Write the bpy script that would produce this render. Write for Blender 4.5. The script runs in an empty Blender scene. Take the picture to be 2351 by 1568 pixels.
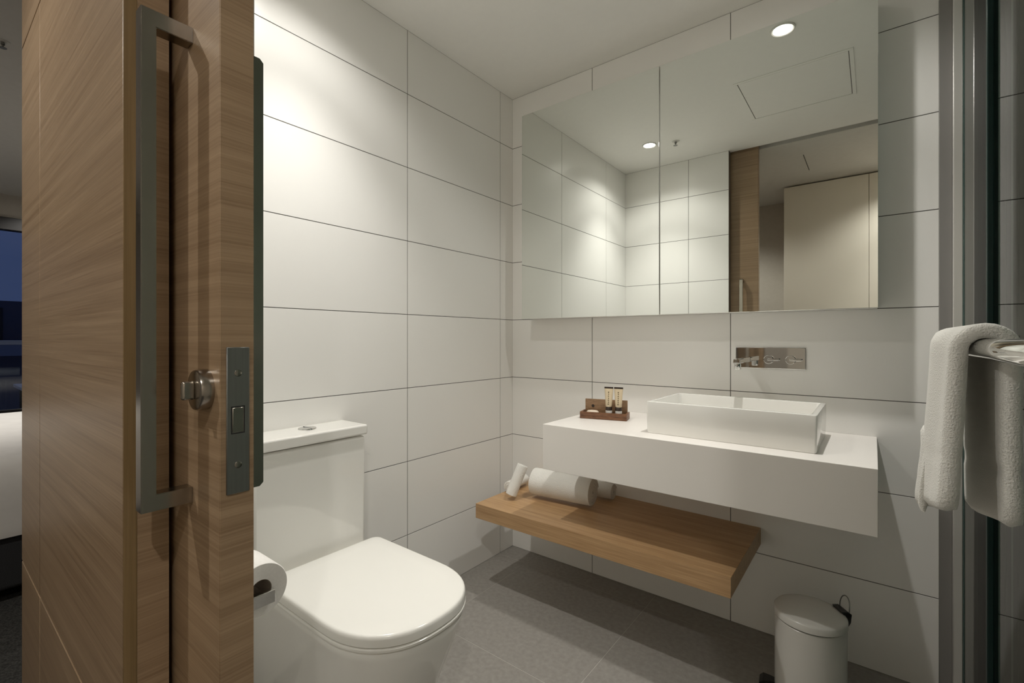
import bpy, bmesh, math, random
from mathutils import Vector, Matrix

random.seed(7)
scene = bpy.context.scene
COL = scene.collection

# ------------------------------------------------------------------ camera
CAM_LOC = (1.5104, -1.9467, 1.096)
YAW = 37.8773
cd = bpy.data.cameras.new('camera')
cam = bpy.data.objects.new('camera', cd)
COL.objects.link(cam)
cam.location = CAM_LOC
cam.rotation_euler = (math.radians(90), 0, math.radians(YAW))
cd.sensor_width = 36.0
cd.sensor_fit = 'HORIZONTAL'
cd.lens = 1067.64 / 2351 * 36.0
cd.shift_y = -(784 - 777.85) / 2351
cd.clip_start = 0.02
scene.camera = cam

# ------------------------------------------------------------------ world (dusk sky outside the bedroom window)
w = bpy.data.worlds.new('dusk')
scene.world = w
w.use_nodes = True
bg = w.node_tree.nodes['Background']
bg.inputs['Color'].default_value = (0.17, 0.25, 0.55, 1)
bg.inputs['Strength'].default_value = 0.19

# ------------------------------------------------------------------ exposure / view
vs = scene.view_settings
vs.view_transform = 'Standard'
vs.look = 'None'
vs.gamma = 1.0
vs.use_curve_mapping = False
vs.exposure = 0.1
scene.cycles.max_bounces = 24
scene.cycles.diffuse_bounces = 16
scene.cycles.glossy_bounces = 8
scene.cycles.transparent_max_bounces = 24

# light settings used by the downlight builder further down
WARM = (1.0, 0.970, 0.912)
BASIN_W = (39.0, 12.5)
TOILET_W = (47.0, 10.5)     # narrow beam, wide spill
HALL_W = (38.0, 30.0)
HALL2_W = (12.0, 42.0)
BED_W = (85.0, 11.0)

# ------------------------------------------------------------------ materials
def mat(name, col, rough=0.5, metal=0.0, spec=0.5, emit=None, strength=0.0, coat=0.0):
    m = bpy.data.materials.new(name)
    m.use_nodes = True
    b = m.node_tree.nodes['Principled BSDF']
    b.inputs['Base Color'].default_value = (*col, 1)
    b.inputs['Roughness'].default_value = rough
    b.inputs['Metallic'].default_value = metal
    b.inputs['Specular IOR Level'].default_value = spec
    if coat:
        b.inputs['Coat Weight'].default_value = coat
        b.inputs['Coat Roughness'].default_value = 0.08
    if emit:
        b.inputs['Emission Color'].default_value = (*emit, 1)
        b.inputs['Emission Strength'].default_value = strength
    return m

def nd(m, kind, **kw):
    n = m.node_tree.nodes.new(kind)
    for k, v in kw.items():
        setattr(n, k, v)
    return n

def lk(m, a, b):
    m.node_tree.links.new(a, b)

def noise_mat(name, c1, c2, scale=(1, 1, 1), nscale=5.0, detail=4.0, rough=0.5, bump=0.0, bdist=0.002,
              metal=0.0, lo=0.35, hi=0.65, distort=0.0, world=True, spec=0.5, coat=0.0):
    m = mat(name, c1, rough, metal, spec, coat=coat)
    b = m.node_tree.nodes['Principled BSDF']
    if world:
        src = nd(m, 'ShaderNodeNewGeometry').outputs['Position']
    else:
        src = nd(m, 'ShaderNodeTexCoord').outputs['Object']
    mp = nd(m, 'ShaderNodeMapping')
    mp.inputs['Scale'].default_value = scale
    lk(m, src, mp.inputs['Vector'])
    no = nd(m, 'ShaderNodeTexNoise')
    no.inputs['Scale'].default_value = nscale
    no.inputs['Detail'].default_value = detail
    no.inputs['Distortion'].default_value = distort
    lk(m, mp.outputs['Vector'], no.inputs['Vector'])
    cr = nd(m, 'ShaderNodeValToRGB')
    cr.color_ramp.elements[0].position = lo
    cr.color_ramp.elements[1].position = hi
    cr.color_ramp.elements[0].color = (*c1, 1)
    cr.color_ramp.elements[1].color = (*c2, 1)
    lk(m, no.outputs['Fac'], cr.inputs['Fac'])
    lk(m, cr.outputs['Color'], b.inputs['Base Color'])
    if bump:
        bp = nd(m, 'ShaderNodeBump')
        bp.inputs['Strength'].default_value = bump
        bp.inputs['Distance'].default_value = bdist
        lk(m, no.outputs['Fac'], bp.inputs['Height'])
        lk(m, bp.outputs['Normal'], b.inputs['Normal'])
    return m

def wood_mat(name, dark, light, scale, rough=0.38, fine=None):
    """two stacked stretched noises: broad bands and fine pores"""
    m = mat(name, dark, rough)
    b = m.node_tree.nodes['Principled BSDF']
    pos = nd(m, 'ShaderNodeNewGeometry').outputs['Position']
    mp = nd(m, 'ShaderNodeMapping'); mp.inputs['Scale'].default_value = scale
    lk(m, pos, mp.inputs['Vector'])
    n1 = nd(m, 'ShaderNodeTexNoise'); n1.inputs['Scale'].default_value = 1.0; n1.inputs['Detail'].default_value = 5; n1.inputs['Roughness'].default_value = 0.65
    lk(m, mp.outputs['Vector'], n1.inputs['Vector'])
    mp2 = nd(m, 'ShaderNodeMapping'); mp2.inputs['Scale'].default_value = fine or tuple(4 * s for s in scale)
    lk(m, pos, mp2.inputs['Vector'])
    n2 = nd(m, 'ShaderNodeTexNoise'); n2.inputs['Scale'].default_value = 1.0; n2.inputs['Detail'].default_value = 3
    lk(m, mp2.outputs['Vector'], n2.inputs['Vector'])
    mx = nd(m, 'ShaderNodeMath', operation='MULTIPLY_ADD')
    mx.inputs[1].default_value = 0.55
    lk(m, n1.outputs['Fac'], mx.inputs[0])
    m2 = nd(m, 'ShaderNodeMath', operation='MULTIPLY'); m2.inputs[1].default_value = 0.45
    lk(m, n2.outputs['Fac'], m2.inputs[0]); lk(m, m2.outputs[0], mx.inputs[2])
    cr = nd(m, 'ShaderNodeValToRGB')
    cr.color_ramp.elements[0].position = 0.36
    cr.color_ramp.elements[1].position = 0.64
    cr.color_ramp.elements[0].color = (*dark, 1)
    cr.color_ramp.elements[1].color = (*light, 1)
    lk(m, mx.outputs[0], cr.inputs['Fac'])
    lk(m, cr.outputs['Color'], b.inputs['Base Color'])
    bp = nd(m, 'ShaderNodeBump'); bp.inputs['Strength'].default_value = 0.12; bp.inputs['Distance'].default_value = 0.001
    lk(m, n2.outputs['Fac'], bp.inputs['Height']); lk(m, bp.outputs['Normal'], b.inputs['Normal'])
    return m

def glass_mat(name, tint=(0.76, 0.83, 0.805), ior=1.45):
    m = bpy.data.materials.new(name)
    m.use_nodes = True
    nt = m.node_tree
    for n in list(nt.nodes):
        nt.nodes.remove(n)
    out = nt.nodes.new('ShaderNodeOutputMaterial')
    tr = nt.nodes.new('ShaderNodeBsdfTransparent'); tr.inputs['Color'].default_value = (*tint, 1)
    gl = nt.nodes.new('ShaderNodeBsdfGlossy'); gl.inputs['Roughness'].default_value = 0.0
    fr = nt.nodes.new('ShaderNodeFresnel'); fr.inputs['IOR'].default_value = ior
    mx = nt.nodes.new('ShaderNodeMixShader')
    nt.links.new(fr.outputs[0], mx.inputs[0]); nt.links.new(tr.outputs[0], mx.inputs[1])
    nt.links.new(gl.outputs[0], mx.inputs[2]); nt.links.new(mx.outputs[0], out.inputs['Surface'])
    return m

def terry_mat(name, col):
    m = mat(name, col, 0.95, spec=0.1)
    b = m.node_tree.nodes['Principled BSDF']
    b.inputs['Sheen Weight'].default_value = 0.25
    pos = nd(m, 'ShaderNodeNewGeometry').outputs['Position']
    n = nd(m, 'ShaderNodeTexNoise'); n.inputs['Scale'].default_value = 420; n.inputs['Detail'].default_value = 2
    lk(m, pos, n.inputs['Vector'])
    bp = nd(m, 'ShaderNodeBump'); bp.inputs['Strength'].default_value = 0.8; bp.inputs['Distance'].default_value = 0.003
    lk(m, n.outputs['Fac'], bp.inputs['Height']); lk(m, bp.outputs['Normal'], b.inputs['Normal'])
    return m

M = {}
M['tile'] = noise_mat('white_satin_tile', (0.87, 0.86, 0.835), (0.885, 0.875, 0.85), nscale=1.3, detail=2, rough=0.30, spec=0.42)
M['grout'] = mat('grey_grout', (0.13, 0.125, 0.115), 0.9)
M['ceiling'] = noise_mat('ceiling_paint', (0.90, 0.89, 0.86), (0.91, 0.90, 0.87), nscale=30, rough=0.85)
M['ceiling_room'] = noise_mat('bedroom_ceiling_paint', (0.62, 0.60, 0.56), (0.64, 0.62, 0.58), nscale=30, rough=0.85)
M['floor_tile'] = noise_mat('grey_stone_tile', (0.24, 0.225, 0.205), (0.30, 0.285, 0.262), nscale=60, detail=8, rough=0.55, bump=0.06, lo=0.3, hi=0.7)
M['floor_grout'] = mat('pale_floor_grout', (0.42, 0.40, 0.37), 0.9)
M['veneer'] = wood_mat('cross_grain_oak_veneer', (0.245, 0.160, 0.092), (0.375, 0.262, 0.162), (0.9, 1.6, 60), 0.36, (3, 4, 420))
M['veneer_edge'] = wood_mat('vertical_grain_oak_edge', (0.19, 0.125, 0.055), (0.265, 0.18, 0.085), (90, 90, 3), 0.4, (420, 420, 5))
M['oak'] = wood_mat('warm_oak_shelf', (0.35, 0.205, 0.095), (0.52, 0.335, 0.175), (2.6, 45, 60), 0.42, (7, 260, 320))
M['walnut'] = wood_mat('red_brown_walnut', (0.105, 0.042, 0.018), (0.23, 0.105, 0.05), (9, 70, 70), 0.4, (30, 240, 240))
M['tray_board'] = wood_mat('mid_brown_board', (0.20, 0.115, 0.058), (0.33, 0.205, 0.115), (9, 70, 70), 0.4, (30, 240, 240))
M['steel'] = noise_mat('brushed_steel', (0.40, 0.365, 0.32), (0.42, 0.385, 0.34), (120, 120, 3), 1.0, 3, rough=0.20, metal=1.0)
M['dark_steel'] = noise_mat('dull_steel', (0.30, 0.30, 0.29), (0.36, 0.36, 0.35), (160, 160, 3), 1.0, 3, rough=0.36, metal=1.0)
M['chrome'] = mat('polished_chrome', (0.74, 0.74, 0.73), 0.04, 1.0)
M['alu'] = mat('satin_aluminium', (0.74, 0.73, 0.70), 0.30, 0.45)
M['grey_alu'] = mat('grey_anodised', (0.27, 0.26, 0.25), 0.5, 0.2)
M['mirror'] = mat('mirror_silver', (0.86, 0.885, 0.85), 0.0, 1.0)
M['white_lacquer'] = mat('white_lacquer', (0.84, 0.83, 0.80), 0.3)
M['solid_surface'] = mat('matt_white_solid_surface', (0.82, 0.79, 0.755), 0.34)
M['ceramic'] = mat('glazed_white_ceramic', (0.83, 0.82, 0.785), 0.07, spec=0.55, coat=0.4)
M['seat_plastic'] = mat('white_duroplast', (0.82, 0.81, 0.77), 0.17)
M['paper'] = noise_mat('toilet_paper', (0.83, 0.81, 0.78), (0.87, 0.85, 0.82), nscale=200, rough=0.95, bump=0.2, bdist=0.001)
M['card'] = mat('grey_cardboard', (0.33, 0.27, 0.21), 0.9)
M['terry'] = terry_mat('white_terry', (0.80, 0.79, 0.75))
M['black'] = mat('black_plastic', (0.012, 0.012, 0.012), 0.35)
M['void'] = mat('dark_gap_lining', (0.012, 0.010, 0.010), 0.8)
M['bin_white'] = mat('white_enamel', (0.66, 0.65, 0.615), 0.22)
M['cream'] = mat('cream_tube_plastic', (0.66, 0.55, 0.38), 0.35)
M['brown_cap'] = mat('dark_brown_cap', (0.028, 0.016, 0.010), 0.3)
M['tube_label'] = mat('white_label', (0.75, 0.73, 0.70), 0.5)
M['ink'] = mat('brown_ink', (0.16, 0.12, 0.06), 0.6)
M['soap'] = mat('ivory_soap', (0.80, 0.68, 0.55), 0.4)
M['lens'] = mat('lit_lamp_lens', (1, 1, 1), 0.3, emit=(1.0, 0.95, 0.86), strength=30)
M['trim_white'] = mat('white_trim_ring', (0.74, 0.73, 0.69), 0.4)
M['glass'] = glass_mat('clear_shower_glass')
M['glass_edge'] = mat('green_glass_edge', (0.004, 0.020, 0.018), 0.35, spec=0.3)
M['glass_edge_pale'] = mat('pale_green_glass_edge', (0.13, 0.20, 0.185), 0.12)
M['seal'] = mat('clear_vinyl_seal', (0.45, 0.45, 0.43), 0.25)
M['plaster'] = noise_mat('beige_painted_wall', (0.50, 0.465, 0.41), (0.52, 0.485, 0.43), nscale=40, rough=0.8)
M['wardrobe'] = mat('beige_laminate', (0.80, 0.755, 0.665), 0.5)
M['carpet'] = noise_mat('charcoal_carpet', (0.035, 0.035, 0.033), (0.085, 0.082, 0.076), nscale=160, detail=6, rough=1.0, bump=0.6, bdist=0.004, spec=0.1)
M['bed_dark'] = noise_mat('charcoal_upholstery', (0.02, 0.02, 0.021), (0.032, 0.032, 0.034), nscale=300, rough=0.9)
M['linen'] = noise_mat('white_linen', (0.74, 0.71, 0.67), (0.78, 0.75, 0.71), nscale=12, rough=0.85, bump=0.15, bdist=0.01)
M['frame_dark'] = mat('dark_bronze_frame', (0.018, 0.016, 0.015), 0.4)
M['concrete'] = noise_mat('balcony_concrete', (0.30, 0.30, 0.31), (0.38, 0.38, 0.39), nscale=8, rough=0.85)
M['facade'] = mat('dark_facade', (0.075, 0.08, 0.105), 0.7)
M['facade_band'] = mat('facade_band', (0.26, 0.26, 0.28), 0.7)
M['pale_metal'] = mat('pale_rail', (0.70, 0.72, 0.78), 0.4)
M['win_glass'] = glass_mat('window_glass', (0.92, 0.95, 0.98))

# ------------------------------------------------------------------ object helpers
def finish(name, bm, m, parent=None, smooth=False, angle=40, flat_axis=False):
    """bm is in world coordinates; the object gets its origin at the bottom centre of its bounds"""
    vs_ = [v.co for v in bm.verts]
    x0, x1 = min(v.x for v in vs_), max(v.x for v in vs_)
    y0, y1 = min(v.y for v in vs_), max(v.y for v in vs_)
    z0 = min(v.z for v in vs_)
    o0 = Vector(((x0 + x1) / 2, (y0 + y1) / 2, z0))
    for v in bm.verts:
        v.co -= o0
    bmesh.ops.recalc_face_normals(bm, faces=bm.faces[:])
    me = bpy.data.meshes.new(name)
    bm.to_mesh(me); bm.free()
    if smooth:
        me.polygons.foreach_set('use_smooth', [True] * len(me.polygons))
        me.set_sharp_from_angle(angle=math.radians(angle))
        if flat_axis:       # large axis-aligned faces stay perfectly flat, only the bevels are smooth
            for p in me.polygons:
                if max(abs(c) for c in p.normal) > 0.9999:
                    p.use_smooth = False
    me.materials.append(M[m] if isinstance(m, str) else m)
    return link(name, me, o0, parent)

WLOC = {}
def link(name, me, loc, parent=None):
    o = bpy.data.objects.new(name, me)
    COL.objects.link(o)
    loc = Vector(loc)
    if parent is not None:
        o.parent = parent
        o.location = loc - WLOC[parent.name]
    else:
        o.location = loc
    WLOC[o.name] = loc
    return o

def thing(name, label, cat, loc, group=None):
    o = link(name, None, loc)
    o.empty_display_size = 0.05
    return tag(o, label, cat, group)

def tag(o, label, cat, group=None):
    o['label'] = label; o['category'] = cat
    if group:
        o['group'] = group
    return o

def struct(o, label=None, cat=None):
    o['kind'] = 'structure'
    if label: o['label'] = label
    if cat: o['category'] = cat
    return o

def box_bm(bm, a, b, bevel=0.0, seg=2):
    x0, y0, z0 = a; x1, y1, z1 = b
    r = bmesh.ops.create_cube(bm, size=1.0)
    vs_ = r['verts']
    for v in vs_:
        v.co = Vector((x0 + (v.co.x + .5) * (x1 - x0), y0 + (v.co.y + .5) * (y1 - y0), z0 + (v.co.z + .5) * (z1 - z0)))
    if bevel > 0:
        es = list({e for v in vs_ for e in v.link_edges})
        bmesh.ops.bevel(bm, geom=es, offset=bevel, segments=seg, affect='EDGES', profile=0.5)
    return bm

def box(name, a, b, m, parent=None, bevel=0.0, seg=2):
    bm = box_bm(bmesh.new(), a, b, bevel, seg)
    return finish(name, bm, m, parent, smooth=bevel > 0, flat_axis=True)

def loft(bm, rings, cap0=True, cap1=True, closed=True):
    """rings: lists of world points, all the same length"""
    vr = [[bm.verts.new(p) for p in r] for r in rings]
    n = len(vr[0])
    for a, b in zip(vr[:-1], vr[1:]):
        for i in range(n if closed else n - 1):
            j = (i + 1) % n
            bm.faces.new((a[i], a[j], b[j], b[i]))
    if cap0: bm.faces.new(list(reversed(vr[0])))
    if cap1: bm.faces.new(vr[-1])
    return bm

def ring(c, ax, r, n=32, sq=1.0):
    """circle of radius r around c, perpendicular to axis vector ax"""
    ax = Vector(ax).normalized()
    t = Vector((0, 0, 1)) if abs(ax.z) < 0.9 else Vector((1, 0, 0))
    u = ax.cross(t).normalized(); v = ax.cross(u)
    return [Vector(c) + u * (r * math.cos(2 * math.pi * i / n)) + v * (r * sq * math.sin(2 * math.pi * i / n)) for i in range(n)]

def lathe(name, c, ax, prof, m, parent=None, n=32, angle=40):
    """prof: list of (distance along axis, radius)"""
    ax = Vector(ax).normalized(); c = Vector(c)
    bm = bmesh.new()
    loft(bm, [ring(c + ax * d, ax, max(r, 1e-4), n) for d, r in prof])
    return finish(name, bm, m, parent, True, angle)

def tube(name, pts, r, m, parent=None, n=10):
    pts = [Vector(p) for p in pts]
    bm = bmesh.new()
    rings = []
    up = None
    for i, p in enumerate(pts):
        d = (pts[min(i + 1, len(pts) - 1)] - pts[max(i - 1, 0)]).normalized()
        if up is None:
            t = Vector((0, 0, 1)) if abs(d.z) < 0.9 else Vector((1, 0, 0))
            up = d.cross(t).normalized()
        up = (up - d * up.dot(d)).normalized()
        v = d.cross(up)
        rings.append([p + up * (r * math.cos(2 * math.pi * k / n)) + v * (r * math.sin(2 * math.pi * k / n)) for k in range(n)])
    loft(bm, rings)
    return finish(name, bm, m, parent, True, 60)

# ------------------------------------------------------------------ room numbers (metres, origin: floor corner by toilet wall and vanity wall)
CEIL = 2.363
YD = -1.630            # bathroom face of the doorway wall
YO = -1.783            # hall face of the doorway wall
XJ = 0.756             # jamb: where the doorway opening begins (hall side)
XI = 0.739             # end of the tiled wall on the bathroom side
XR = 1.66              # right jamb
XS = 2.58              # far shower wall
TT = 0.008             # tile thickness
ROWS = [0.0] + [1.196 + 0.3017 * k for k in (-3, -2, -1, 0, 1, 2, 3)] + [CEIL]
GAP = 0.0028

# ------------------------------------------------------------------ tiles (pieces of the walls, shared mesh data)
TILE_CACHE = {}
def tile_mesh(w_, h_, t_, m, bevel):
    k = (round(w_, 4), round(h_, 4), round(t_, 4), m)
    if k not in TILE_CACHE:
        bm = bmesh.new()
        box_bm(bm, (-w_ / 2, -t_, 0), (w_ / 2, 0, h_))
        es = [e for e in bm.edges if all(abs(v.co.y + t_) < 1e-6 for v in e.verts)]
        bmesh.ops.bevel(bm, geom=es, offset=bevel, segments=1, affect='EDGES')
        me = bpy.data.meshes.new('tile')
        bm.to_mesh(me); bm.free()
        me.materials.append(M[m])
        TILE_CACHE[k] = me
    return TILE_CACHE[k]

def tile_wall(parent, axis, plane, cols, rows, facing):
    """axis 'x': the wall runs along x at y = plane; facing is the rotation of the tile's front (-y at 0)"""
    for a, b in zip(cols[:-1], cols[1:]):
        for z0, z1 in zip(rows[:-1], rows[1:]):
            ga = 0.0 if a == cols[0] else GAP / 2
            gb = 0.0 if b == cols[-1] else GAP / 2
            me = tile_mesh(b - a - ga - gb, z1 - z0 - GAP, TT, 'tile', 0.0003)
            c = (a + ga + b - gb) / 2
            loc = (c, plane, z0 + GAP / 2) if axis == 'x' else (plane, c, z0 + GAP / 2)
            o = link('tile', me, loc, parent)
            o.rotation_euler = (0, 0, facing)

H = math.pi / 2
# vanity wall: tile faces at y = 0
wall_back = struct(box('wall_back', (-0.155, 0.0011, 0), (XS + 0.15, 0.12, CEIL), 'grout'), 'white tiled wall behind the vanity and mirror cabinet', 'wall')
tile_wall(wall_back, 'x', TT, [0, 0.4715, 1.0715, 1.6715, 2.2715, XS], ROWS, 0)
# toilet wall: tile faces at x = 0
wall_left = struct(box('wall_left', (-0.155, -1.72, 0), (-0.0011, 0.0011, CEIL), 'grout'), 'white tiled wall behind the toilet', 'wall')
tile_wall(wall_left, 'y', -TT, [YD, -1.3029, -0.7029, -0.1029, 0], ROWS, H)
# doorway wall, bathroom side
wall_front = struct(box('wall_front', (-0.0011, -1.680, 0), (XI, YD - 0.0011, CEIL), 'grout'), 'white tiled wall beside the sliding door', 'wall')
tile_wall(wall_front, 'x', YD - TT, [0, 0.475, XI], ROWS, math.pi)
box('jamb_lining', (XI, -1.680, 0), (XI + 0.002, YD + 0.0005, CEIL), 'dark_steel', wall_front)
# shower end walls
wall_right = struct(box('wall_right', (XS + 0.0011, YD - 0.2, 0), (XS + 0.15, 0.0011, CEIL), 'grout'), 'tiled end wall of the shower', 'wall')
tile_wall(wall_right, 'y', XS + TT, [YD, -1.3029, -0.7029, -0.1029, 0], ROWS, -H)
wall_jamb = struct(box('wall_jamb', (XR, YO, 0), (XS + 0.0011, YD - 0.0011, CEIL), 'plaster'), 'wall between the doorway and the shower', 'wall')
tile_wall(wall_jamb, 'x', YD - TT, [XR, 2.02, XS], ROWS, math.pi)

# floor: slab plus 600 mm stone tiles
floor = struct(box('floor', (-0.155, -1.79, -0.10), (XS + 0.1, 0.1, -0.0005), 'floor_grout'), 'grey stone tiled bathroom floor', 'floor')
FX = [0, 0.175, 0.775, 1.375, 1.975, XS]
FY = [-1.76, -1.313, -0.713, -0.113, 0]
for a, b in zip(FX[:-1], FX[1:]):
    for c, d in zip(FY[:-1], FY[1:]):
        box('floor_tile', (a + 0.0012, c + 0.0012, -0.009), (b - 0.0012, d - 0.0012, 0.0), 'floor_tile', floor, 0.0002, 1)

# ceilings
ceiling = struct(box('ceiling', (-0.155, -1.672, CEIL), (XS + 0.1, 0.1, CEIL + 0.1), 'ceiling'), 'white painted bathroom ceiling', 'ceiling')
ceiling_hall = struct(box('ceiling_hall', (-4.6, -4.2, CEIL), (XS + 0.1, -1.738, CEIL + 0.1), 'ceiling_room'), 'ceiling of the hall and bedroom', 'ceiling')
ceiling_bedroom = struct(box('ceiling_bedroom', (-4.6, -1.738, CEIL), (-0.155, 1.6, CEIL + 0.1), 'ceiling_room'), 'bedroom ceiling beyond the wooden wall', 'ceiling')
box('door_track', (-0.02, -1.736, CEIL + 0.03), (XS, -1.674, CEIL + 0.1), 'void', ceiling)

# ------------------------------------------------------------------ hall side of the doorway wall: oak veneer panels with pocket for the door
wall_hall = struct(box('wall_hall', (-0.150, -1.769, 0), (XJ, -1.7345, CEIL), 'veneer'), 'oak veneered wall facing the hall', 'wall')
PX = [-0.155, 0.113, XJ - 0.0016]
PZ = [0.0, 0.548, 1.812, CEIL]
for i in range(2):
    for k in range(3):
        box('panel', (PX[i] + 0.0012, YO, PZ[k] + 0.0022), (PX[i + 1] - 0.0012, -1.7692, PZ[k + 1] - 0.0022), 'veneer', wall_hall, 0.0009, 1)
box('edge_band', (XJ - 0.0014, YO, 0.002), (XJ + 0.0004, -1.7692, CEIL - 0.002), 'veneer_edge', wall_hall, 0.0003, 1)
box('joint_strip', (-0.15, -1.7705, 0.5458), (XJ - 0.003, -1.7695, 0.5502), 'seal', wall_hall)
box('return_panel', (-0.158, -1.772, 0.0), (-0.1552, 0.1, CEIL), 'veneer', wall_hall)

# ------------------------------------------------------------------ hall and bedroom shell
struct(box('floor_bedroom', (-4.5, -4.1, -0.1), (XS + 0.1, -1.79, -0.004), 'carpet'), 'dark carpet of the hall and bedroom', 'floor')
struct(box('floor_bedroom', (-4.5, -1.79, -0.1), (-0.155, 1.6, -0.004), 'carpet'), 'dark carpet beside the bed', 'floor')
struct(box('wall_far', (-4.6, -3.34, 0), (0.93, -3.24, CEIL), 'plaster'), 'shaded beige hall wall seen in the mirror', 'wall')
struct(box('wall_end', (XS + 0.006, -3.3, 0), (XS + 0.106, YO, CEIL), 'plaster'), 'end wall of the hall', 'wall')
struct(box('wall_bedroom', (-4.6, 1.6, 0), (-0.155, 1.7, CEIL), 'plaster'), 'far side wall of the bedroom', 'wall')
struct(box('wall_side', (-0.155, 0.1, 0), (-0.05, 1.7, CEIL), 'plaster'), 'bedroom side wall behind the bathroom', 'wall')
# window wall of the bedroom with an opening
ww = struct(box('wall_window', (-4.6, -3.3, 2.16), (-4.5, 1.6, CEIL), 'plaster'), 'band of wall above the bedroom window', 'wall')
box('lower_wall', (-4.6, -3.3, 0), (-4.5, 1.6, 0.44), 'plaster', ww)
box('side_wall', (-4.6, -3.3, 0.44), (-4.5, -2.5, 2.16), 'plaster', ww)
box('side_wall', (-4.6, 0.4, 0.44), (-4.5, 1.6, 2.16), 'plaster', ww)

win = struct(thing('window_1', 'dark framed bedroom window with dusk outside', 'window', (-4.52, -1.05, 0.44)))
for nm, a, b in (('frame_rail', (-4.56, -2.5, 2.05), (-4.47, 0.4, 2.16)), ('frame_rail', (-4.56, -2.5, 0.44), (-4.47, 0.4, 0.475)),
                 ('frame_stile', (-4.56, -2.5, 0.475), (-4.47, -2.42, 2.05)), ('frame_stile', (-4.56, 0.32, 0.475), (-4.47, 0.4, 2.05)),
                 ('mullion', (-4.55, -1.08, 0.475), (-4.48, -1.02, 2.05)), ):
    box(nm, a, b, 'frame_dark', win, 0.004, 1)
for a, b in ((-2.42, -1.08), (-1.02, 0.32)):
    box('pane', (-4.524, a, 0.475), (-4.518, b, 2.05), 'win_glass', win)

# balcony outside
struct(box('floor_balcony', (-6.1, -3.3, 0.1), (-4.6, 1.6, 0.28), 'concrete'), 'concrete balcony floor outside the bedroom', 'floor')
bal = thing('balustrade', 'glass balcony balustrade with pale top rail', 'railing', (-6.0, -0.85, 0.28))
box('top_rail', (-6.03, -3.3, 1.03), (-5.95, 1.6, 1.08), 'pale_metal', bal, 0.006, 2)
for k in range(4):
    y = -3.2 + k * 1.2
    box('glass_panel', (-5.998, y, 0.30), (-5.988, y + 1.12, 1.03), 'win_glass', bal)
    box('post', (-6.01, y - 0.06, 0.28), (-5.97, y - 0.02, 1.03), 'pale_metal', bal, 0.003, 1)
tb = thing('balcony_table', 'small pale balcony table seen through the bedroom window', 'table', (-5.2, -1.22, 0.28))
box('tabletop', (-5.5, -1.32, 0.60), (-4.9, -0.85, 0.63), 'pale_metal', tb, 0.004, 2)
for sx in (-5.45, -4.98):
    for sy in (-1.28, -0.92):
        box('leg', (sx, sy, 0.28), (sx + 0.03, sy + 0.03, 0.60), 'frame_dark', tb, 0.003, 1)
fac = thing('apartment_building', 'dark apartment facade across the street at dusk', 'building', (-13, -0.5, -6))
box('facade_wall', (-14, -9, -6), (-13, 9, 1.9), 'facade', fac)
for k, z in enumerate((-2.0, 0.75)):
    bb = box('balcony_slab', (-13.0, -9, z), (-12.3, 9, z + 0.22), 'facade_band', fac)
for k in range(6):
    y = -8.4 + k * 2.9
    f = box('window', (-13.04, y, 0.98), (-12.98, y + 1.8, 1.75), 'frame_dark', fac)
    box('pane', (-12.985, y + 0.08, 1.05), (-12.97, y + 1.72, 1.68), 'win_glass', f)

# wardrobe block opposite the bathroom (seen in the mirror)
wd = thing('wardrobe', 'tall plain beige wardrobe opposite the bathroom doorway, seen in the mirror', 'wardrobe', (1.7, -2.98, 0))
box('carcass', (0.922, -3.238, 0.0), (2.55, -2.735, CEIL - 0.01), 'wardrobe', wd)
for a, b in ((0.92, 1.4805), (1.4835, 2.04), (2.043, 2.55)):
    box('door', (a, -2.735, 0.01), (b, -2.715, CEIL - 0.012), 'wardrobe', wd, 0.001, 1)

# bed
bed = thing('bed', 'double bed with white sheet over a charcoal base', 'bed', (-2.3, -1.6, 0))
box('base', (-3.25, -2.75, 0.05), (-1.33, -0.35, 0.285), 'bed_dark', bed, 0.02, 3)
for sx in (-3.1, -1.5):
    for sy in (-2.6, -0.55):
        box('leg', (sx, sy, -0.004), (sx + 0.06, sy + 0.06, 0.05), 'frame_dark', bed, 0.004, 1)
bm = bmesh.new()
def rrect(x0, x1, y0, y1, z, r, n=6):
    out = []
    for cx_, cy_, a0 in ((x1 - r, y1 - r, 0), (x0 + r, y1 - r, 90), (x0 + r, y0 + r, 180), (x1 - r, y0 + r, 270)):
        for i in range(n + 1):
            a = math.radians(a0 + 90 * i / n)
            out.append(Vector((cx_ + r * math.cos(a), cy_ + r * math.sin(a), z)))
    return out
loft(bm, [rrect(-3.27 - e, -1.31 + e, -2.77 - e, -0.33 + e, z, 0.08) for z, e in ((0.275, 0), (0.30, 0.004), (0.38, 0.002), (0.46, 0.006), (0.53, -0.004), (0.565, -0.025), (0.585, -0.06), (0.592, -0.12), (0.594, -0.4))])
finish('sheet', bm, 'linen', bed, True, 60)

# ------------------------------------------------------------------ downlights
def downlight(x, y, watts, label, cat='downlight', group='recessed ceiling downlights', col=WARM, z=CEIL):
    t = thing('downlight', label, cat, (x, y, z - 0.006), group)
    lathe('trim_ring', (x, y, z), (0, 0, -1), [(0.0, 0.046), (0.004, 0.045), (0.006, 0.041), (0.004, 0.036), (0.0005, 0.0352)], 'trim_white', t)
    lathe('lens', (x, y, z - 0.0006), (0, 0, -1), [(0.0, 0.034), (0.0008, 0.034), (0.0012, 0.02)], 'lens', t)
    for nm, p, size, blend in (('lamp_beam', watts[0], 88, 1.0), ('lamp_spill', watts[1], 140, 0.55)):
        ld = bpy.data.lights.new(nm, 'SPOT')
        ld.energy = p
        ld.color = col
        ld.spot_size = math.radians(size)
        ld.spot_blend = blend
        ld.shadow_soft_size = 0.02
        lo = bpy.data.objects.new(nm, ld)
        COL.objects.link(lo)
        lo.parent = t
        lo.location = (0, 0, -0.006)
    return t

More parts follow.
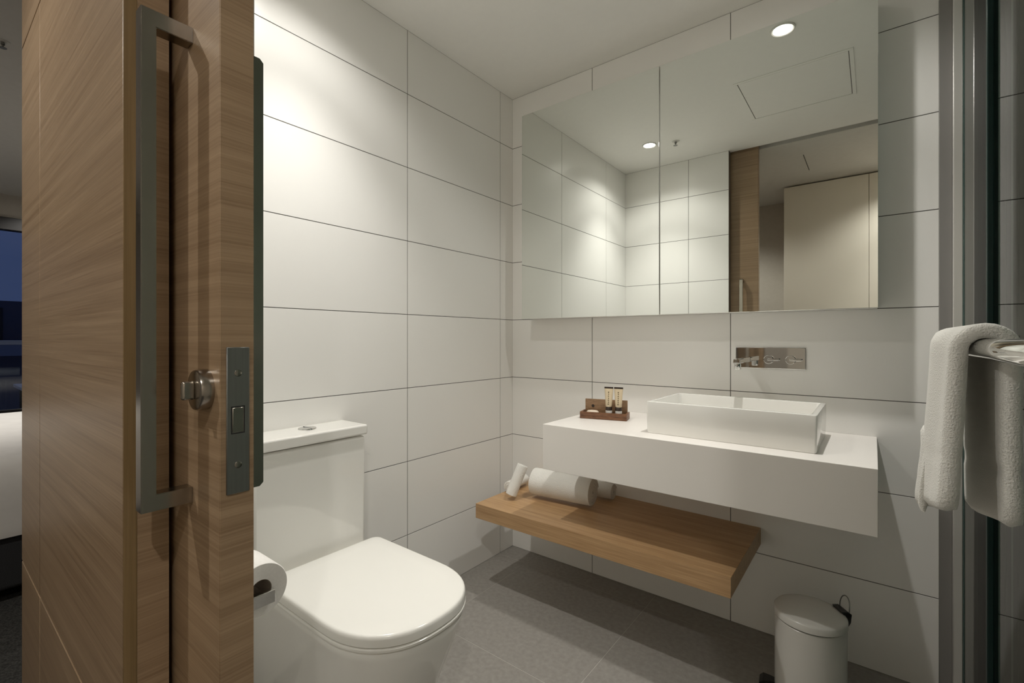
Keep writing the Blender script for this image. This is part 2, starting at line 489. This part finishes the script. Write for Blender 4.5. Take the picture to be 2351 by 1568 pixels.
downlight(1.2164, -0.4455, BASIN_W, 'bright round ceiling downlight over the basin, upper right in the mirror')
downlight(0.3527, -1.2152, TOILET_W, 'round ceiling downlight over the toilet, left mirror door')
downlight(1.90, -2.42, HALL_W, 'hall ceiling downlight beside the wardrobe, out of view')
downlight(0.12, -2.50, HALL2_W, 'hall ceiling downlight in front of the wooden wall, out of view')
downlight(-2.75, -1.75, BED_W, 'bedroom ceiling downlight above the bed, out of view')

downlight(-4.05, -1.25, (6.0, 26.0), 'added downlight brightening the wall above the bedroom window, out of view')  # added unseen lamp, put here to brighten the wall band above the window

# ------------------------------------------------------------------ sliding door
XE = 0.908
dr = thing('sliding_door', 'oak veneered sliding door half out of its wall pocket', 'door', (0.45, -1.709, 0.01))
box('leaf', (0.0, -1.7275, 0.008), (XE - 0.0008, -1.6895, CEIL + 0.025), 'veneer', dr, 0.0008, 1)
box('edge_lipping', (XE - 0.0008, -1.7268, 0.008), (XE, -1.6902, CEIL + 0.02), 'veneer', dr)
def pull(name, y_door, y_out, label):
    """square-section D pull: one bar and two arms, in one mesh"""
    s = 1 if y_out > y_door else -1
    bm = bmesh.new()
    x0, x1, z0, z1 = 0.803, 0.823, 0.887, 1.494
    yo, yi = y_out, y_out - s * 0.0155
    # profile in y-z as a closed outline extruded along x
    R = 0.005 if s > 0 else 0.0
    outer = [(y_door, z0), (yo - s * R, z0), (yo, z0 + R), (yo, z1 - R), (yo - s * R, z1), (y_door, z1)] if R else [(y_door, z0), (yo, z0), (yo, z1), (y_door, z1)]
    inner = [(y_door, z1 - 0.02), (yi, z1 - 0.02), (yi, z0 + 0.02), (y_door, z0 + 0.02)]
    pts = outer + inner
    a = [bm.verts.new((x0, y, z)) for y, z in pts]
    f = bm.faces.new(a)
    r = bmesh.ops.extrude_face_region(bm, geom=[f])
    for v in r['geom']:
        if isinstance(v, bmesh.types.BMVert): v.co.x = x1
    bmesh.ops.triangulate(bm, faces=[f_ for f_ in bm.faces if len(f_.verts) > 4])
    bmesh.ops.dissolve_limit(bm, angle_limit=0.02, verts=bm.verts, edges=bm.edges)
    es = [e for e in bm.edges if e.calc_length() > 0.006 and len(e.link_faces) == 2 and e.calc_face_angle(0) > 1.0]
    bmesh.ops.bevel(bm, geom=es, offset=0.0007, segments=2, affect='EDGES')
    o = finish(name, bm, 'steel', dr, True, 30, True)
    o['label'] = label
    return o
pull('pull_handle', -1.7275, -1.7815, 'brushed steel pull handle on the hall face')
pull('pull_handle', -1.6895, -1.6405, 'brushed steel pull handle on the bathroom face')
# lock face plate on the door edge
lp = box('lock_plate', (XE - 0.0005, -1.7212, 0.9115), (XE + 0.0022, -1.6958, 1.086), 'dark_steel', dr, 0.0006, 1)
lp['label'] = 'steel lock plate on the door edge'
for z in (1.055, 0.9455):
    s_ = lathe('screw', (XE + 0.002, -1.7087, z), (1, 0, 0), [(0, 0.0042), (0.0008, 0.004), (0.0011, 0.003)], 'steel', lp, 20)
for a, b in (((-1.7165, 1.0145), (-1.7012, 1.0157)), ((-1.7165, 0.9828), (-1.7012, 0.984)), ((-1.7165, 0.984), (-1.7155, 1.0145)), ((-1.7022, 0.984), (-1.7012, 1.0145))):
    box('bolt_slot', (XE + 0.0021, a[0], a[1]), (XE + 0.0025, b[0], b[1]), 'void', lp)
box('bolt', (XE + 0.0021, -1.7150, 0.9845), (XE + 0.0029, -1.7027, 1.014), 'steel', lp, 0.0005, 1)
# thumb turn
KC = Vector((0.869, -1.7275, 1.0345))
kn = lathe('thumb_turn', KC, (0, -1, 0), [(0, 0.0245), (0.011, 0.0245), (0.0135, 0.0235), (0.0145, 0.020), (0.0145, 0.011), (0.0145, 0.0)], 'steel', dr, 40, 30)
kn['label'] = 'round steel thumb turn'
box('turn_piece', (KC.x - 0.0045, -1.7545, KC.z - 0.011), (KC.x + 0.0045, -1.7415, KC.z + 0.011), 'steel', kn, 0.0025, 3)

# ------------------------------------------------------------------ toilet
TY = -1.169
def dshape(x0, x1, hw, z, n=24, rb=0.03, ex=1.0, yc=TY):
    """D outline: square back with corner radius rb, elliptical front; counter-clockwise"""
    pts = []
    L = hw * ex
    for i in range(n + 1):
        a = -math.pi / 2 + math.pi * i / n
        ca, sa = math.cos(a), math.sin(a)
        p = 2 / 2.3
        pts.append(Vector((x1 - L + L * (abs(ca) ** p), yc + hw * math.copysign(abs(sa) ** p, sa), z)))
    for (cy_, a0) in ((yc + hw - rb, 90), (yc - hw + rb, 180)):
        for i in range(7):
            a = math.radians(a0 + 90 * i / 6)
            pts.append(Vector((x0 + rb + rb * math.cos(a), cy_ + rb * math.sin(a), z)))
    return pts
wc = thing('toilet', 'white back-to-wall toilet with closed lid and square cistern', 'toilet', (0.34, TY, 0))
bm = bmesh.new()
loft(bm, [dshape(0.012, x1, hw, z, rb=rb, ex=ex) for z, x1, hw, rb, ex in (
    (0.0, 0.560, 0.148, 0.02, 1.0), (0.012, 0.565, 0.152, 0.02, 1.0), (0.08, 0.575, 0.155, 0.025, 1.02), (0.17, 0.600, 0.160, 0.03, 1.05),
    (0.26, 0.640, 0.168, 0.03, 1.08), (0.33, 0.670, 0.176, 0.03, 1.08), (0.365, 0.682, 0.181, 0.03, 1.08), (0.382, 0.686, 0.184, 0.03, 1.08), (0.388, 0.683, 0.181, 0.03, 1.08))])
finish('pan', bm, 'ceramic', wc, True, 50)
bm = bmesh.new()
loft(bm, [dshape(0.165, x1, hw, z, rb=0.025, ex=1.08) for z, x1, hw in ((0.389, 0.684, 0.184), (0.392, 0.690, 0.1885), (0.3975, 0.691, 0.189), (0.400, 0.688, 0.187))])
finish('seat', bm, 'seat_plastic', wc, True, 50)
bm = bmesh.new()
loft(bm, [dshape(0.176 + q, x1 - q, hw - q, z, rb=0.025, ex=1.08) for z, x1, hw, q in ((0.402, 0.688, 0.187, 0.002), (0.404, 0.690, 0.189, 0), (0.420, 0.690, 0.189, 0), (0.426, 0.690, 0.189, 0.0015), (0.4290, 0.690, 0.189, 0.004), (0.4302, 0.690, 0.189, 0.008), (0.4312, 0.690, 0.189, 0.05))])
finish('lid', bm, 'seat_plastic', wc, True, 50)
box('cistern', (0.002, -1.366, 0.386), (0.143, -1.002, 0.7675), 'ceramic', wc, 0.010, 3)
box('cistern_lid', (0.002, -1.371, 0.7715), (0.150, -0.997, 0.805), 'ceramic', wc, 0.006, 3)
fb = lathe('flush_button', (0.062, -1.165, 0.8048), (0, 0, 1), [(0, 0.028), (0.003, 0.0275), (0.0042, 0.025), (0.0042, 0.0)], 'chrome', wc, 36, 30)
box('button_split', (0.0368, -1.1656, 0.8090), (0.0872, -1.1644, 0.8096), 'black', fb)
for s in (-1, 1):
    lathe('hinge_cap', (0.19, TY + s * 0.085, 0.389), (0, 0, 1), [(0, 0.012), (0.012, 0.012), (0.0135, 0.010)], 'chrome', wc, 20)

# ------------------------------------------------------------------ toilet roll on its holder
RC = Vector((0.482, -1.5145, 0.5855))
hd = thing('toilet_roll_holder', 'square chrome toilet roll holder on the wall by the door', 'holder', (0.54, YD, 0.57))
box('wall_plate', (0.518, YD - 0.0005, 0.553), (0.560, YD + 0.008, 0.595), 'chrome', hd, 0.001, 1)
box('arm', (0.5325, YD + 0.008, 0.5595), (0.5465, -1.4935, 0.5855), 'chrome', hd, 0.001, 1)
box('spindle', (0.420, -1.521, 0.5655), (0.5325, -1.508, 0.5785), 'chrome', hd, 0.001, 1)
tr = thing('toilet_roll', 'white toilet paper roll hanging beside the toilet', 'toilet roll', (RC.x, RC.y, 0.53))
bm = bmesh.new()
loft(bm, [ring((RC.x + x, RC.y, RC.z), (1, 0, 0), r, 48) for x, r in ((-0.047, 0.021), (-0.048, 0.0225), (-0.048, 0.052), (-0.046, 0.0535), (0.046, 0.0535), (0.048, 0.052), (0.048, 0.0225), (0.047, 0.021))], False, False)
finish('paper', bm, 'paper', tr, True, 40)
bm = bmesh.new()
loft(bm, [ring((RC.x + x, RC.y, RC.z), (1, 0, 0), r, 32) for x, r in ((-0.047, 0.0205), (0.047, 0.0205), (0.047, 0.0212), (-0.047, 0.0212), (-0.047, 0.0205))], False, False)
finish('core', bm, 'card', tr, True, 40)

# ------------------------------------------------------------------ mirror cabinet
mc = thing('mirror_cabinet', 'wall-hung cabinet with two mirrored doors above the vanity', 'cabinet', (0.83, -0.05, 1.193))
box('carcass', (0.141, -0.0865, 1.195), (1.520, -0.0005, 2.193), 'white_lacquer', mc, 0.001, 1)
for a, b in ((0.139, 0.8285), (0.8318, 1.522)):
    d_ = box('mirror_door', (a, -0.1012, 1.193), (b, -0.0872, 2.195), 'white_lacquer', mc, 0.0008, 1)
    box('mirror_glass', (a + 0.0004, -0.1050, 1.1934), (b - 0.0004, -0.1013, 2.1946), 'mirror', d_, 0.0007, 1)

# ------------------------------------------------------------------ vanity slab, shelf
van = box('vanity_counter', (0.519, -0.482, 0.603), (1.519, -0.0005, 0.773), 'solid_surface', None, 0.0015, 2)
tag(van, 'thick white floating vanity counter under the basin', 'counter')
shf = box('wall_shelf', (0.160, -0.465, 0.327), (1.177, -0.0005, 0.389), 'oak', None, 0.0012, 2)
tag(shf, 'thick floating oak shelf under the white vanity counter', 'shelf')

# ------------------------------------------------------------------ basin
bm = bmesh.new()
bx0, bx1, by0, by1, bz0, bz1 = 0.892, 1.386, -0.400, -0.080, 0.773, 0.882
t_ = 0.017
loft(bm, [rrect(bx0 + q, bx1 - q, by0 + q, by1 - q, z, r, 4) for z, q, r in (
    (bz0, 0.004, 0.006), (bz0 + 0.003, 0.002, 0.006), (bz1 - 0.004, 0.0, 0.006), (bz1 - 0.001, 0.001, 0.006), (bz1, 0.004, 0.006),
    (bz1, t_ - 0.004, 0.008), (bz1 - 0.001, t_ - 0.001, 0.008), (bz1 - 0.005, t_, 0.010), (bz0 + 0.030, t_ + 0.004, 0.014), (bz0 + 0.020, t_ + 0.012, 0.018), (bz0 + 0.016, t_ + 0.05, 0.02))])
bs = thing('basin', 'rectangular white ceramic vessel basin on the vanity counter', 'basin', (1.139, -0.24, 0.773))
finish('bowl', bm, 'ceramic', bs, True, 35)
lathe('drain', (1.139, -0.24, bz0 + 0.0160), (0, 0, 1), [(0, 0.028), (0.002, 0.027), (0.003, 0.022), (0.0045, 0.0)], 'chrome', bs, 28)

# ------------------------------------------------------------------ wall tap
tp = thing('wall_tap', 'chrome wall-mounted basin tap on a rectangular plate', 'tap', (1.205, -0.002, 0.986))
box('back_plate', (1.090, -0.006, 0.986), (1.320, -0.0002, 1.064), 'chrome', tp, 0.0015, 2)
bm = bmesh.new()
box_bm(bm, (1.1175, -0.176, 1.009), (1.1425, -0.006, 1.027), 0.003, 2)
sp = finish('spout', bm, 'chrome', tp, True, 40, True)
lathe('outlet', (1.130, -0.158, 1.010), (0, 0, -1), [(0, 0.0115), (0.020, 0.0115), (0.022, 0.010), (0.022, 0.0)], 'chrome', sp, 24)
for x in (1.205, 1.275):
    lv = lathe('control', (x, -0.006, 1.020), (0, -1, 0), [(0, 0.016), (0.014, 0.016), (0.016, 0.0145), (0.016, 0)], 'chrome', tp, 28)
    box('lever', (x - 0.002, -0.0275, 1.0165), (x + 0.034, -0.0215, 1.0235), 'chrome', lv, 0.0012, 2)

# ------------------------------------------------------------------ amenities tray
ang = math.radians(14)
A0 = Vector((0.566, -0.283, 0.7735))
U = Vector((math.cos(ang), math.sin(ang), 0)); V = Vector((-math.sin(ang), math.cos(ang), 0))
def at(u, v, z):
    return A0 + U * u + V * v + Vector((0, 0, z))
def obox(name, u0, u1, v0, v1, z0, z1, m, parent=None, bevel=0.001):
    bm = box_bm(bmesh.new(), (u0, v0, z0), (u1, v1, z1), bevel, 2)
    for v in bm.verts:
        v.co = at(v.co.x, v.co.y, v.co.z)
    return finish(name, bm, m, parent, True, 40)
ty_ = thing('amenity_tray', 'small dark wooden amenities tray on the vanity counter', 'tray', at(0.094, 0.035, 0))
obox('base', 0, 0.188, 0, 0.070, 0, 0.012, 'walnut', ty_)
obox('front_lip', 0, 0.188, 0, 0.007, 0.0121, 0.027, 'walnut', ty_)
for a, b in ((0, 0.007), (0.181, 0.188)):
    obox('side_lip', a, b, 0.0071, 0.070, 0.0121, 0.027, 'walnut', ty_)
bb = obox('back_board', 0.0075, 0.1805, 0.059, 0.066, 0.0121, 0.073, 'tray_board', ty_)
bm = bmesh.new()
cpt = at(0.040, 0.0588, 0.045)
loft(bm, [[cpt + U * (r * math.cos(2 * math.pi * i / 20)) + Vector((0, 0, r * math.sin(2 * math.pi * i / 20))) - V * d for i in range(20)] for d, r in ((0, 0.006), (0.0012, 0.006))])
finish('emblem', bm, 'brown_cap', bb, True)
# soap
bm = bmesh.new()
sc = at(0.045, 0.034, 0.0122)
loft(bm, [[sc + U * (a * math.cos(2 * math.pi * i / 28)) + V * (0.62 * a * math.sin(2 * math.pi * i / 28)) + Vector((0, 0, z)) for i in range(28)] for z, a in ((0, 0.018), (0.003, 0.0235), (0.008, 0.0255), (0.013, 0.0245), (0.017, 0.020), (0.0185, 0.010))])
tag(finish('soap_bar', bm, 'soap', None, True, 60), 'small oval ivory soap bar on the wooden tray', 'soap')
# tubes, standing on their caps
def tube_bottle(u, label):
    c = at(u, 0.030, 0.0122)
    t = thing('cosmetic_tube', label, 'tube', c, 'cosmetic tubes in the wooden tray')
    cap = lathe('cap', c, (0, 0, 1), [(0, 0.0120), (0.001, 0.0128), (0.036, 0.0128), (0.037, 0.012)], 'brown_cap', t, 24)
    lathe('cap_label', c + Vector((0, 0, 0.0125)), (0, 0, 1), [(0, 0.01285), (0.0002, 0.0131), (0.0098, 0.0131), (0.01, 0.01285)], 'tube_label', cap, 24)
    bm = bmesh.new()
    rings = []
    for z, hw, ht in ((0.037, 0.0115, 0.0115), (0.040, 0.0130, 0.0128), (0.06, 0.0142, 0.0108), (0.085, 0.0158, 0.0070), (0.102, 0.0170, 0.0036), (0.110, 0.0176, 0.0016)):
        rings.append([c + U * (hw * math.cos(2 * math.pi * i / 24)) + V * (ht * math.sin(2 * math.pi * i / 24)) + Vector((0, 0, z)) for i in range(24)])
    loft(bm, rings)
    body = finish('body', bm, 'cream', t, True, 60)
    bm = box_bm(bmesh.new(), (-0.0178, -0.0017, 0.110), (0.0178, 0.0017, 0.1165), 0.0005, 1)
    for v in bm.verts:
        v.co = c + U * v.co.x + V * v.co.y + Vector((0, 0, v.co.z))
    finish('crimp', bm, 'brown_cap', t, True)
    # vertical print: a row of small letter-like marks following the body
    for k in range(7):
        z = 0.046 + k * 0.0078
        f = (z - 0.04) / 0.07
        ht = 0.0128 + (0.0016 - 0.0128) * f
        bm = box_bm(bmesh.new(), (-0.0022 + 0.0008 * (k % 2), -ht - 0.0012, z), (0.0022, -ht + 0.002, z + 0.0050))
        for v in bm.verts:
            v.co = c + U * v.co.x + V * v.co.y + Vector((0, 0, v.co.z))
        finish('print_mark', bm, 'ink', body)
tube_bottle(0.112, 'cream tube with dark cap in the tray, the one nearer the soap')
tube_bottle(0.151, 'cream tube with dark cap in the tray, the one nearer the basin')

# ------------------------------------------------------------------ towels on the shelf
def rolled(name, label, c0, c1, R, pitch, parent_group=None, turns_from=0.010, lean=0.0, seed=1, sag=0.0):
    """towel rolled up: spiral strip extruded between two axis points"""
    rnd = random.Random(seed)
    c0, c1 = Vector(c0), Vector(c1)
    ax = (c1 - c0).normalized()
    t = Vector((0, 0, 1)) if abs(ax.z) < 0.85 else Vector((0, 1, 0))
    u = ax.cross(t).normalized(); v = u.cross(ax).normalized()
    th_max = 2 * math.pi * (R - turns_from) / pitch
    n = int(26 * th_max / (2 * math.pi))
    th0 = rnd.uniform(0, 6.28)
    inner, outer = [], []
    for i in range(n + 1):
        th = th_max * i / n
        r = turns_from + pitch * th / (2 * math.pi)
        g = pitch * 0.43
        a = th0 + th
        wob = 1 + 0.02 * math.sin(3 * a + seed) + 0.012 * math.sin(5 * a)
        for lst, rr in ((outer, r), (inner, r - 2 * g)):
            rr = max(rr, 0.001) * wob
            p = u * (rr * math.cos(a)) + v * (rr * math.sin(a))
            lst.append(p)
    prof = outer + list(reversed(inner))
    bm = bmesh.new()
    L = (c1 - c0).length
    st = [(-0.003, 0.965), (0.0, 0.99), (0.02, 1.0), (0.3, 1.0 + 0.01), (0.5, 1.0), (0.75, 1.012), (0.98, 1.0), (1.0, 0.985), (1.003, 0.96)]
    rings = [[c0 + ax * (L * f) + p * s for p in prof] for f, s in st]
    vr = [[bm.verts.new(p) for p in r] for r in rings]
    m_ = len(prof)
    for a, b in zip(vr[:-1], vr[1:]):
        for i in range(m_):
            j = (i + 1) % m_
            bm.faces.new((a[i], a[j], b[j], b[i]))
    k = len(outer)
    for r_ in (vr[0], vr[-1]):
        for i in range(k - 1):
            bm.faces.new((r_[i], r_[i + 1], r_[m_ - 2 - i], r_[m_ - 1 - i]))
    o = finish(name, bm, 'terry', None, True, 50)
    tag(o, label, 'towel', parent_group)
    return o
G_T = 'rolled towels on the oak shelf'
rolled('rolled_towel', 'large white rolled bath towel lying on the oak shelf', (0.306, -0.232, 0.4535), (0.585, -0.205, 0.4535), 0.0630, 0.0125, G_T, seed=3)
rolled('rolled_towel', 'slim white rolled face cloth leaning at the left end of the shelf', (0.2540, -0.336, 0.4110), (0.2830, -0.2880, 0.5350), 0.0270, 0.0085, G_T, 0.007, seed=5)
rolled('rolled_towel', 'small white rolled cloth behind the leaning face cloth', (0.188, -0.272, 0.4165), (0.176, -0.125, 0.4165), 0.0272, 0.0085, G_T, 0.007, seed=8)
rolled('rolled_towel', 'small shaded rolled cloth behind the right end of the bath towel', (0.45, -0.075, 0.426), (0.614, -0.072, 0.426), 0.0365, 0.0095, G_T, 0.008, seed=11)

# ------------------------------------------------------------------ pedal bin
BC = Vector((1.357, -0.275, 0))
BR = 0.0955
bn = thing('pedal_bin', 'small white cylindrical pedal bin on the floor below the vanity', 'bin', BC)
lathe('body', BC, (0, 0, 1), [(0.012, BR - 0.004), (0.014, BR - 0.002), (0.243, BR - 0.002), (0.245, BR - 0.004)], 'bin_white', bn, 56, 30)
lathe('foot_ring', BC, (0, 0, 1), [(0.0, BR + 0.001), (0.008, BR + 0.0015), (0.012, BR - 0.003)], 'black', bn, 48)
lathe('gap_ring', BC, (0, 0, 1), [(0.245, BR - 0.006), (0.2485, BR - 0.006)], 'black', bn, 48)
lathe('lid', BC, (0, 0, 1), [(0.2485, BR - 0.003), (0.2495, BR), (0.266, BR), (0.270, BR - 0.003), (0.272, BR - 0.010), (0.279, BR - 0.035), (0.283, BR - 0.065), (0.284, 0.0)], 'bin_white', bn, 56, 45)
HD = Vector((0.80, 0.60, 0)).normalized(); HT = Vector((-HD.y, HD.x, 0))
bm = bmesh.new()
def bracket_ring(d0, d1, hw, z):
    return [BC + HD * d0 + HT * (-hw) + Vector((0, 0, z)), BC + HD * d1 + HT * (-hw) + Vector((0, 0, z)), BC + HD * d1 + HT * hw + Vector((0, 0, z)), BC + HD * d0 + HT * hw + Vector((0, 0, z))]
loft(bm, [bracket_ring(BR - 0.006, BR + 0.004, 0.012, 0.215), bracket_ring(BR - 0.004, BR + 0.014, 0.020, 0.245), bracket_ring(BR - 0.010, BR + 0.014, 0.024, 0.272), bracket_ring(BR - 0.014, BR + 0.004, 0.022, 0.2785)])
hb = finish('hinge_bracket', bm, 'black', bn, True, 30)
pts = []
for i in range(17):
    a = math.pi * i / 16
    pts.append(BC + HD * (BR + 0.008 + 0.006 * math.sin(a)) + HT * (0.021 * math.cos(a)) + Vector((0, 0, 0.27 + 0.045 * math.sin(a) ** 0.6)))
tube('carry_handle', pts, 0.0016, 'dark_steel', bn, 8)
PD = Vector((-0.86, -0.10, 0)).normalized(); PT = Vector((-PD.y, PD.x, 0))
bm = bmesh.new()
def pr_ring(d, hw, z0, z1):
    return [BC + PD * d + PT * (-hw) + Vector((0, 0, z0)), BC + PD * d + PT * hw + Vector((0, 0, z0)), BC + PD * d + PT * hw + Vector((0, 0, z1)), BC + PD * d + PT * (-hw) + Vector((0, 0, z1))]
loft(bm, [pr_ring(BR - 0.006, 0.012, 0.013, 0.024), pr_ring(BR + 0.010, 0.014, 0.016, 0.026), pr_ring(BR + 0.030, 0.021, 0.014, 0.023), pr_ring(BR + 0.040, 0.019, 0.008, 0.014)])
finish('pedal', bm, 'black', bn, True, 30)

# ------------------------------------------------------------------ shower screen
GX = 1.727
ss = thing('shower_screen', 'clear glass shower screen fixed to the vanity wall', 'shower screen', (GX, -0.2, 0))
GT = 2.22
box('wall_strip', (1.669, -0.0105, 0.0), (1.699, -0.0002, CEIL - 0.002), 'grey_alu', ss, 0.001, 1)
bm = box_bm(bmesh.new(), (1.699, -0.026, 0.0), (1.7205, -0.0002, GT), 0.002, 2)
finish('wall_channel', bm, 'alu', ss, True, 30, True)
box('channel_lip', (1.7335, -0.020, 0.0), (1.7415, -0.0002, GT), 'seal', ss, 0.001, 1)
box('fixed_pane', (GX - 0.005, -0.445, 0.012), (GX + 0.005, -0.012, GT), 'glass', ss)
box('pane_edge', (GX - 0.005, -0.4475, 0.012), (GX + 0.005, -0.4451, GT), 'glass_edge', ss)
box('pane_edge', (GX - 0.0062, -0.0300, 0.012), (GX + 0.0062, -0.0262, GT), 'glass_edge_pale', ss)
box('sill', (GX - 0.008, -1.57, 0.0), (GX + 0.008, -0.012, 0.0118), 'alu', ss)
sd = thing('shower_door', 'clear glass shower door beside the hanging towel', 'shower door', (GX, -0.9, 0.015))
box('glass_panel', (GX - 0.005, -1.440, 0.016), (GX + 0.005, -0.4662, GT), 'glass', sd)
box('edge_seal', (GX - 0.0155, -0.4660, 0.016), (GX - 0.0040, -0.4500, GT), 'glass_edge', sd, 0.002, 2)
for z in (0.28, 1.92):
    box('hinge', (GX - 0.012, -1.575, z), (GX + 0.012, -1.405, z + 0.06), 'chrome', sd, 0.002, 2)

# towel rail
BX, BZ = 1.6235, 1.083
rl = thing('towel_rail', 'round chrome towel rail on the shower door', 'towel rail', (BX, -1.0, BZ))
tube('bar', [(GX - 0.006, -1.395, BZ), (BX + 0.03, -1.395, BZ), (BX + 0.009, -1.386, BZ), (BX, -1.365, BZ), (BX, -1.2, BZ), (BX, -1.0, BZ), (BX, -0.70, BZ), (BX + 0.009, -0.679, BZ), (BX + 0.03, -0.67, BZ), (GX - 0.006, -0.67, BZ)], 0.0130, 'chrome', rl, 20)
for y in (-1.395, -0.67):
    lathe('rosette', (GX - 0.0052, y, BZ), (-1, 0, 0), [(0, 0.02), (0.004, 0.02), (0.005, 0.018)], 'chrome', rl, 24)

# towel folded over the rail
def drape(name, path, y0f, y1f, half, m, parent=None, ny=14, rough=0.0):
    """path: list of (x, z, nx, nz, taper); sweep a rounded slab of half thickness along it"""
    bm = bmesh.new()
    rings = []
    rnd = random.Random(4)
    for k, (x, z, nx, nz, tp_, dz) in enumerate(path):
        f = k / (len(path) - 1)
        y0, y1 = y0f(f), y1f(f)
        h = half * tp_
        pts = []
        def P(y, off):
            s = (y - y0) / (y1 - y0)
            wob = 0.0025 * math.sin(9 * s + 5 * f) * (1 if abs(nz) < 0.5 else 0.2)
            return Vector((x + nx * (off + wob), y, z + nz * off + dz * s))
        for i in range(ny + 1):
            pts.append(P(y0 + h + (y1 - y0 - 2 * h) * i / ny, h))
        for i in range(1, 6):
            a = math.pi / 2 - math.pi * i / 6
            pts.append(P(y1 - h + h * math.cos(a), h * math.sin(a)))
        for i in range(ny + 1):
            pts.append(P(y1 - h - (y1 - y0 - 2 * h) * i / ny, -h))
        for i in range(1, 6):
            a = -math.pi / 2 - math.pi * i / 6
            pts.append(P(y0 + h + h * math.cos(a), h * math.sin(a)))
        rings.append(pts)
    loft(bm, rings)
    return finish(name, bm, m, parent, True, 70)

tw = thing('hand_towel', 'white hand towel folded over the chrome towel rail', 'towel', (BX, -0.93, 0.85))
half = 0.0100
R = 0.0130 + half + 0.0004
def upath(zl, zr, slant_l, slant_r, dzl, dzr, grooves):
    path = []
    n = 26
    for i in range(n + 1):
        f = i / n
        z = zl + (BZ - zl) * f
        x = BX - R - slant_l * (1 - f) ** 1.3
        tp_ = 1.0
        d = z - zl
        if d < 0.012:
            tp_ = max(0.15, math.sqrt(max(0.0, 1 - (1 - d / 0.012) ** 2)))
        for g in grooves:
            if abs(d - g) < 0.004: tp_ *= 0.86
        path.append((x, z, -1, 0, tp_ * (1 + 0.12 * (1 - f)), dzl * (1 - f)))
    for i in range(1, 12):
        a = math.pi - math.pi * i / 12
        path.append((BX + R * math.cos(a), BZ + R * math.sin(a), math.cos(a), math.sin(a), 1.0, 0))
    for i in range(n + 1):
        f = i / n
        z = BZ - (BZ - zr) * f
        tp_ = 1.0
        d = z - zr
        if d < 0.012:
            tp_ = max(0.15, math.sqrt(max(0.0, 1 - (1 - d / 0.012) ** 2)))
        for g in grooves:
            if abs(d - g) < 0.004: tp_ *= 0.86
        path.append((BX + R + slant_r * f ** 1.3, z, 1, 0, tp_, dzr * f))
    return path
def endc(f):
    d = min(f, 1 - f) / 0.075
    return (1 - math.sqrt(max(0.0, 1 - (1 - d) ** 2))) if d < 1 else 0.0
drape('cloth', upath(0.862, 0.855, 0.012, 0.004, -0.085, -0.07, (0.072, 0.078)), lambda f: -1.113 + 0.028 * endc(f), lambda f: -0.735 - 0.05 * math.sin(math.pi * f) - 0.02 * endc(f), half, 'terry', tw)
# inner fold layer peeping out at the far edge of the room-side leg
lay = []
for i in range(15):
    f = i / 14
    z = 0.795 + 0.150 * f
    tp_ = 1.0 if 0.08 < f < 0.94 else max(0.25, min(f, 1 - f) / 0.08)
    lay.append((BX - R - half * 1.05 - 0.010 * (1 - f), z, -1, 0, tp_, -0.015))
drape('fold_layer', lay, lambda f: -0.87, lambda f: -0.755, 0.0065, 'terry', tw, ny=6)

# ------------------------------------------------------------------ small ceiling things
def sprinkler(x, y, label):
    t = thing('fire_sprinkler', label, 'sprinkler', (x, y, CEIL - 0.04), 'ceiling fire sprinklers')
    lathe('escutcheon', (x, y, CEIL), (0, 0, -1), [(0, 0.024), (0.002, 0.023), (0.004, 0.017), (0.004, 0.008)], 'trim_white', t, 28)
    lathe('stem', (x, y, CEIL - 0.004), (0, 0, -1), [(0, 0.007), (0.010, 0.007), (0.012, 0.004), (0.022, 0.003)], 'dark_steel', t, 16)
    lathe('deflector', (x, y, CEIL - 0.026), (0, 0, -1), [(0, 0.013), (0.0015, 0.013)], 'dark_steel', t, 20)
sprinkler(0.507, -1.262, 'small ceiling fire sprinkler seen beside the mirror door gap')
sprinkler(-1.42, -1.715, 'small bedroom ceiling fire sprinkler at the far left')
hx0, hx1, hy0, hy1 = 0.957, 1.441, -1.252, -0.765
ht_ = thing('ceiling_hatch', 'flush white access hatch in the bathroom ceiling, seen in the mirror', 'hatch', ((hx0 + hx1) / 2, (hy0 + hy1) / 2, CEIL - 0.004))
fw = 0.016
for a, b in (((hx0, hy0), (hx1, hy0 + fw)), ((hx0, hy1 - fw), (hx1, hy1)), ((hx0, hy0 + fw), (hx0 + fw, hy1 - fw)), ((hx1 - fw, hy0 + fw), (hx1, hy1 - fw))):
    box('frame_bar', (a[0], a[1], CEIL - 0.003), (b[0], b[1], CEIL + 0.0005), 'ceiling', ht_, 0.0006, 1)
box('hatch_gap', (hx0 + fw, hy0 + fw, CEIL - 0.0008), (hx1 - fw, hy1 - fw, CEIL + 0.0005), 'grout', ht_)
box('hatch_panel', (hx0 + fw + 0.003, hy0 + fw + 0.003, CEIL - 0.0022), (hx1 - fw - 0.003, hy1 - fw - 0.003, CEIL - 0.0009), 'ceiling', ht_, 0.0003, 1)
hs = box('ceiling_slot', (1.126, -2.39, CEIL - 0.0012), (1.1305, -2.02, CEIL + 0.0005), 'grout', None)
tag(hs, 'thin dark slot in the hall ceiling seen in the mirror', 'ceiling slot')
